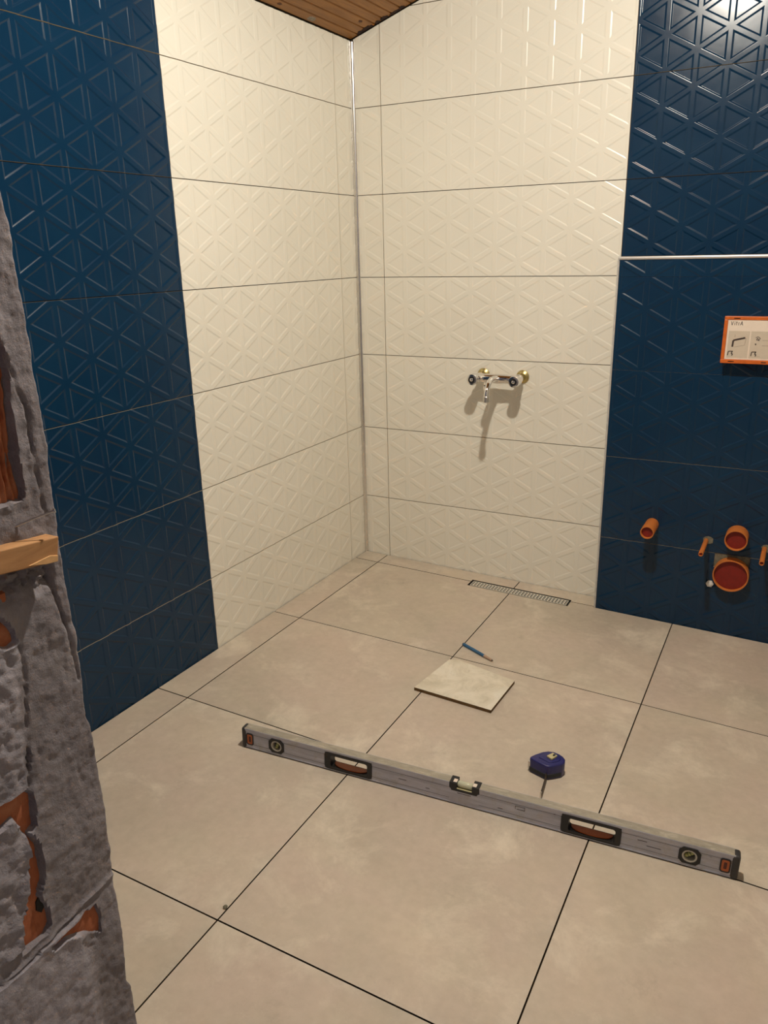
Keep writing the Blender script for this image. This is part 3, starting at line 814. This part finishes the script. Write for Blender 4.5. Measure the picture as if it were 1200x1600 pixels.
# ------------------------------------------------------------------ tape measure
tm = thing('tape_measure', 'small dark blue tape measure lying on its side beyond the spirit level', 'tape measure')
tcx, tcy = 1.160, -1.122
tm.matrix_world = floor_matrix(tcx, tcy, 0)
OUT = [(1.117, -1.139), (1.121, -1.1455), (1.130, -1.1480), (1.164, -1.1570), (1.172, -1.1555), (1.180, -1.149), (1.1985, -1.131), (1.2025, -1.119), (1.200, -1.107), (1.192, -1.098), (1.181, -1.0925), (1.166, -1.0895), (1.1515, -1.0935), (1.139, -1.104), (1.1255, -1.123)]
OL = [(x-tcx, y-tcy) for x, y in OUT]
h = MB(); h.prism(OL, 0.0, 0.041); h.build('case', 'blue_plastic', tm, bevel=0.005, bseg=3, smooth=50)
# black rubber bumper round the mouth side and middle band
h = MB(); sc_ = [(x*1.03, y*1.03) for x, y in OL[0:7]]+[(x*0.90, y*0.90) for x, y in reversed(OL[0:7])]
h.prism(sc_, 0.004, 0.017); h.build('bumper', 'dark_rubber', tm, bevel=0.002, smooth=50)
h = MB(); h.prism([(x*0.62+0.004, y*0.62+0.003) for x, y in OL], 0.0405, 0.0425); h.build('side_plate', 'blue_plastic', tm, bevel=0.001, smooth=50)
h = MB(); Bt = [(1.1560, -1.1235), (1.1660, -1.1040), (1.1800, -1.1100), (1.1715, -1.1310)]
h.prism([(x-tcx, y-tcy) for x, y in Bt], 0.0420, 0.0475); h.build('lock_button', 'button_yellow', tm, bevel=0.0012)
h = MB(); Bt2 = [(1.1690, -1.1130), (1.1715, -1.1085), (1.1765, -1.1110), (1.1735, -1.1180), (1.170, -1.1185)]
h.prism([(x-tcx, y-tcy) for x, y in Bt2], 0.0474, 0.0480); h.build('button_mark', 'black_plastic', tm)
h = MB(); h.box(-0.0455, -0.0370, -0.022, -0.006, 0.008, 0.030); h.build('belt_clip', 'steel', tm, bevel=0.002)
# blade standing on its edge, slightly curved in section
bl = [(1.1660, -1.1560), (1.1688, -1.172), (1.1712, -1.190), (1.1735, -1.208), (1.1752, -1.222), (1.1762, -1.233)]
vs_ = []; fs_ = []
prof_ = [(-0.0004, 0.004), (0.0016, 0.0085), (0.0022, 0.0125), (0.0016, 0.0165), (-0.0004, 0.021)]
for x, y in bl:
    for dx, z in prof_: vs_.append((x-tcx+dx, y-tcy, z))
    for dx, z in reversed(prof_): vs_.append((x-tcx+dx+0.0010, y-tcy, z))
k = 10
for i in range(len(bl)-1):
    for j in range(k): a = i*k+j; b_ = i*k+(j+1) % k; fs_.append((a, b_, b_+k, a+k))
fs_ += [tuple(range(k)), tuple(range((len(bl)-1)*k, len(bl)*k))]
h = MB(); h.add(vs_, fs_); h.build('blade', 'blade_dark', tm, smooth=40)
h = MB(); h.box(1.1752-tcx, 1.1785-tcx, -1.2355-tcy, -1.2325-tcy, 0.0005, 0.0215); h.build('end_hook', 'steel', tm)

# ------------------------------------------------------------------ tile offcut
tq = [(0.6906, -0.9364), (0.9394, -0.9430), (0.9461, -0.7561), (0.7480, -0.7190), (0.7330, -0.7250), (0.7170, -0.7285)]
ocx, ocy = 0.82, -0.84
oc = MB(); oc.prism([(x-ocx, y-ocy) for x, y in tq], 0.0003, 0.0106); oc.mi = [0, 0]+[1]*(len(oc.f)-2)
o = oc.build('tile_offcut', ['offcut', 'offcut_edge']); o.matrix_world = floor_matrix(ocx, ocy, 0)
tag(o, 'square pale tile offcut with a chipped corner lying on the floor', 'tile')
# chips of dried adhesive left at the edge
h = MB(); rnd = random.Random(3)
for i in range(7):
    x, y = -0.09+0.013*i+rnd.uniform(-.004, .004), 0.085-0.024*i*0.9+rnd.uniform(-.01, .01)
    if i > 3: x, y = -0.07+0.01*i, 0.095+rnd.uniform(-.006, 0.0)
    h.lathe([(0.001, 0.0014), (0.004, 0.0009), (0.006, 0.0)], 9, 0, Matrix.Translation((x, y, 0.0105)))
h.build('adhesive_crumbs', 'offcut', o)['kind'] = 'stuff'

# ------------------------------------------------------------------ pencil
pa, pb = Vector((0.7125, -0.6030)), Vector((0.8400, -0.6620))
pc = thing('pencil', 'short blue pencil lying on the floor near the tile offcut', 'pencil')
pc.matrix_world = floor_matrix(pa.x, pa.y, math.atan2(pb.y-pa.y, pb.x-pa.x))
Lp = (pb-pa).length; R_ = 0.0056
def hexbar(x0, x1, r0, r1, mat, name):
    b = MB(); vs_ = []
    for x, r in ((x0, r0), (x1, r1)):
        for i in range(6): a = PI/6+PI/3*i; vs_.append((x, r*1.0*math.cos(a), R_*0.87+r*math.sin(a)))
    b.add(vs_, [(0, 1, 2, 3, 4, 5), (11, 10, 9, 8, 7, 6)]+[(i, i+6, (i+1) % 6+6, (i+1) % 6) for i in range(6)]); b.build(name, mat, pc)
hexbar(0.003, Lp*0.72, R_, R_, 'pencil_blue', 'barrel'); hexbar(0.0, 0.003, R_*0.95, R_, 'graphite', 'end')
hexbar(Lp*0.72, Lp*0.965, R_, R_*0.66, 'pencil_wood', 'sharpened_tip'); hexbar(Lp*0.965, Lp, R_*0.5, R_*0.3, 'graphite', 'lead')

# ------------------------------------------------------------------ mortar crumb
h = MB(); bmc = bmesh.new(); bmesh.ops.create_icosphere(bmc, subdivisions=2, radius=0.0046)
for v in bmc.verts: v.co *= 1+0.3*noise.noise(v.co*300); v.co.z *= 0.7
mec = bpy.data.meshes.new('mortar_crumb'); bmc.to_mesh(mec); bmc.free(); mec.materials.append(M['cement_patch'])
o = link('mortar_crumb', mec); o.matrix_world = floor_matrix(0.714, -1.859, 0) @ Matrix.Translation((0, 0, 0.0026))
tag(o, 'tiny grey mortar crumb lying beside a floor joint in the foreground', 'crumb')

# ------------------------------------------------------------------ shower mixer tap
fx = thing('shower_mixer', 'chrome wall mixer tap with two knobs and hanging spout on white tiles', 'tap', (0.614, 0.0, 0.799))
RX = Matrix.Rotation(PI/2, 4, 'X')    # local z -> -y
def yaxis(x, z, y=0.0): return Matrix.Translation((x, y, z)) @ RX
for s_ in (-1, 1):
    h = MB(); h.lathe([(0.004, 0.0005), (0.024, 0.0005), (0.0245, 0.003), (0.020, 0.007), (0.0135, 0.010), (0.012, 0.016), (0.012, 0.020)], 28, 0, yaxis(s_*0.0768, 0.003))
    ro = h.build('wall_flange', 'brass', fx, smooth=35)
    h = MB(); h.lathe([(0.0095, 0.020), (0.0095, 0.034), (0.0155, 0.034), (0.0160, 0.037), (0.0160, 0.050), (0.0150, 0.053)], 6 if False else 24, 0, yaxis(s_*0.0750, 0.001))
    h.build('union_nut', 'chrome', ro, smooth=35)
h = MB(); h.tube([(-0.092, -0.066, 0), (-0.086, -0.066, 0), (-0.040, -0.066, 0.001), (0, -0.066, 0.001), (0.040, -0.066, 0.001), (0.086, -0.066, 0), (0.092, -0.066, 0)], [0.013, 0.0165, 0.0165, 0.0175, 0.0165, 0.0165, 0.013], 28)
h.build('body', 'chrome', fx, smooth=50)
for s_ in (-1, 1):
    h = MB(); h.lathe([(0.011, 0.074), (0.0125, 0.080), (0.0125, 0.084), (0.0195, 0.085), (0.0205, 0.088), (0.0205, 0.112), (0.0190, 0.1155), (0.0135, 0.1165)], 30, 0, yaxis(s_*0.080, 0.0))
    ko = h.build('knob', 'chrome', fx, smooth=35)
    h = MB(); h.lathe([(0.0005, 0.1160), (0.0128, 0.1168), (0.0126, 0.1182), (0.0100, 0.1186)], 24, 0, yaxis(s_*0.080, 0.0)); h.build('knob_cap', 'black_plastic', ko, smooth=35)
    h = MB(); h.lathe([(0.0005, 0.1184), (0.0060, 0.1190), (0.0050, 0.1200), (0.0005, 0.1202)], 18, 0, yaxis(s_*0.080, 0.0)); h.build('cap_dot', 'chrome', ko, smooth=50)
# spout: out from the body, bending down
sp = [(0.002, -0.066, 0.000), (0.003, -0.090, 0.004), (0.004, -0.114, 0.007), (0.005, -0.138, 0.008), (0.006, -0.160, 0.003), (0.007, -0.178, -0.008), (0.0078, -0.189, -0.021), (0.008, -0.194, -0.034), (0.008, -0.195, -0.044)]
h = MB(); h.tube(sp, [0.0125, 0.0115, 0.011, 0.0105, 0.010, 0.0097, 0.0095, 0.0095, 0.0095], 20)
so = h.build('spout', 'chrome', fx, smooth=60)
h = MB(); h.lathe([(0.0105, -0.080), (0.0115, -0.079), (0.0120, -0.074), (0.0112, -0.070), (0.0120, -0.066), (0.0115, -0.060), (0.0100, -0.058)], 24, 0, Matrix.Translation((0.008, -0.195, 0.016)))
h.build('aerator', 'steel', so, smooth=35)
h = MB(); h.lathe([(0.006, 0.0), (0.0085, 0.002), (0.0085, 0.016), (0.0065, 0.018)], 16, 0, Matrix.Translation((-0.020, -0.128, -0.035)))
h.tube([(-0.020, -0.128, -0.018), (-0.020, -0.118, -0.010), (-0.020, -0.075, -0.006)], 0.006, 12)
h.build('hose_outlet', 'chrome', fx, smooth=40)

# ------------------------------------------------------------------ orange pipes on the low wall
def pipe(name, label, x, z, r, wall, d, cat='pipe', group=None, seg=36):
    o = thing(name, label, cat, (x, LY, z), None, group)
    h = MB(); f0 = 0.0003
    h.lathe([(r-wall, f0), (r, f0), (r, d-0.001), (r-0.0006, d), (r-wall+0.0006, d), (r-wall, d-0.001), (r-wall, f0+0.004)], seg, 0, RX, close=False)
    h.build('sleeve', 'orange_pipe', o, smooth=35)
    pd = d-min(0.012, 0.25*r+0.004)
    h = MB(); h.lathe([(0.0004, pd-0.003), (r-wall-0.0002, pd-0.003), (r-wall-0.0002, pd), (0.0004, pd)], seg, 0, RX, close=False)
    h.build('plug', 'bore_shade', o); return o  # dark red disc paints the shade of the deep pipe interior
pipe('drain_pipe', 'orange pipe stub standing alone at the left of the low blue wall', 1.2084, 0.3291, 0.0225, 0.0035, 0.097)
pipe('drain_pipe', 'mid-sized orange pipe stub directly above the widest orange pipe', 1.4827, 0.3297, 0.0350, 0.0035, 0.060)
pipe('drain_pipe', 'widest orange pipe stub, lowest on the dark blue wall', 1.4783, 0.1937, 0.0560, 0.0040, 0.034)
for x, z, lab in ((1.3885, 0.2977, 'thin orange tube sticking out left of the two big orange pipes'),
                  (1.5683, 0.2965, 'thin orange tube at the right edge of the photo beside the big pipes')):
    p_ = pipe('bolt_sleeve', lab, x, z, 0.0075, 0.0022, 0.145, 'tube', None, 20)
    h = MB(); k = 11; rr_ = random.Random(int(x*100))
    P = [((0.013+0.006*rr_.random())*math.cos(2*PI*i/k)+0.007, (0.012+0.006*rr_.random())*math.sin(2*PI*i/k)+0.001) for i in range(k)]
    h.prism(P, -0.0018, -0.0003, 0, axis='y'); h.build('mortar_smear', 'cement_patch', p_)
h = MB(); h.lathe([(0.0125, 0.0003), (0.0125, 0.006), (0.0115, 0.007)], 6, 0, RX); 
nt = h.build('wall_plug', 'nut_white', loc=(1.4154, LY, 0.1433))
h = MB(); h.lathe([(0.007, 0.0069), (0.007, 0.011), (0.005, 0.0120)], 16, 0, RX); h.build('cap', 'nut_white', nt, smooth=40)
tag(nt, 'small white hexagonal plug on the blue wall left of the widest pipe', 'plug')

# ------------------------------------------------------------------ flush plate cover with card
fp = thing('flush_plate_cover', 'orange framed box with a white printed card on the dark blue wall', 'cover box', (1.3717, LY, 0.8996))
W, Hh, Dd = 0.235, 0.1420, 0.040
h = MB(); h.box(0.002, W-0.002, -Dd+0.008, -0.0003, 0.002, Hh-0.002); h.build('box', 'orange_frame', fp, bevel=0.001)
h = MB()
t_ = 0.0105
for a in ((0, W, 0, t_+0.002), (0, W, Hh-t_, Hh), (0, t_, t_+0.002, Hh-t_), (W-t_, W, t_+0.002, Hh-t_)): h.box(a[0], a[1], -Dd, -Dd+0.0079, a[2], a[3])
fo = h.build('frame', 'orange_frame', fp, bevel=0.0012)
h = MB()
for xx in (0.026, 0.030, 0.120): h.box(xx, xx+0.014, -Dd-0.0004, -Dd+0.001, Hh-0.007, Hh-0.0045); h.box(xx-0.004, xx+0.010, -Dd-0.0004, -Dd+0.001, 0.0045, 0.007)
h.build('clip_slot', 'hole_shade', fo)['kind'] = 'stuff'
h = MB(); h.box(t_+0.0003, W-t_-0.0003, -Dd+0.0015, -Dd+0.0075, t_+0.0023, Hh-t_-0.0003); ca = h.build('card', 'card_white', fp)
h = MB()
cy_ = -Dd+0.0015
for a, b_ in ((0.0160, 0.0755), (0.0790, 0.1480), (0.1515, W-t_-0.004)): MB().box(a, b_, cy_-0.0003, cy_, 0.0170, 0.0985).build('printed_panel', 'card_panel', ca)
def stroke(b, pts, w_, y):
    for p, q in zip(pts, pts[1:]):
        d = Vector((q[0]-p[0], q[1]-p[1])); L_ = d.length; d /= L_; n_ = Vector((-d.y, d.x))*w_/2
        P = [(p[0]-n_.x, p[1]-n_.y), (q[0]-n_.x, q[1]-n_.y), (q[0]+n_.x, q[1]+n_.y), (p[0]+n_.x, p[1]+n_.y)]
        b.prism(P, y-0.0003, y, 0, axis='y')
yi = cy_-0.0003
h = MB()
for ox in (0.0, 0.066):
    if ox == 0: stroke(h, [(0.0300, 0.0505), (0.0310, 0.0700), (0.0640, 0.0785)], 0.0052, yi)
    stroke(h, [(0.0190+ox, 0.0240), (0.0205+ox, 0.0365), (0.0330+ox, 0.0370)], 0.0026, yi)
    stroke(h, [(0.0320+ox, 0.0370), (0.0290+ox, 0.0300), (0.0335+ox, 0.0285), (0.0310+ox, 0.0235)], 0.0026, yi)
stroke(h, [(0.0930, 0.0790), (0.0990, 0.0830), (0.1060, 0.0780), (0.1020, 0.0720), (0.0955, 0.0730), (0.0985, 0.0790), (0.1035, 0.0700)], 0.0016, yi)
stroke(h, [(0.0925, 0.0600), (0.0960, 0.0615), (0.0945, 0.0570)], 0.0022, yi)
h.build('pictogram', 'ink', ca)['kind'] = 'stuff'
h = MB(); stroke(h, [(0.0355, 0.0500), (0.0640, 0.0560), (0.0665, 0.0775)], 0.0014, yi); stroke(h, [(0.0345, 0.0790), (0.0345, 0.0880)], 0.0018, yi)
stroke(h, [(0.1120, 0.0560), (0.1440, 0.0560)], 0.0014, yi); stroke(h, [(0.1120, 0.0720), (0.1440, 0.0720)], 0.0014, yi); stroke(h, [(0.1000, 0.0235), (0.1100, 0.0235)], 0.001, yi)
h.build('pictogram_outline', 'ink_light', ca)['kind'] = 'stuff'
# lettering: V i t r A in plain strokes
h = MB(); bx = 0.0195; bz = 0.1155; hh = 0.0115
def lt(pts): stroke(h, [(bx+p[0], bz+p[1]*hh) for p in pts], 0.0014, cy_)
lt([(0.0000, 1), (0.0030, 0), (0.0062, 1)]); lt([(0.0100, 0), (0.0104, 0.66)]); lt([(0.0104, 0.86), (0.0105, 1.0)])
lt([(0.0152, 0), (0.0156, 1.0)]); lt([(0.0132, 0.68), (0.0180, 0.70)])
lt([(0.0208, 0), (0.0212, 0.66), (0.0236, 0.68)])
lt([(0.0260, 0), (0.0300, 1), (0.0328, 0)]); lt([(0.0276, 0.36), (0.0318, 0.36)])
h.build('lettering', 'ink', ca)['kind'] = 'stuff'
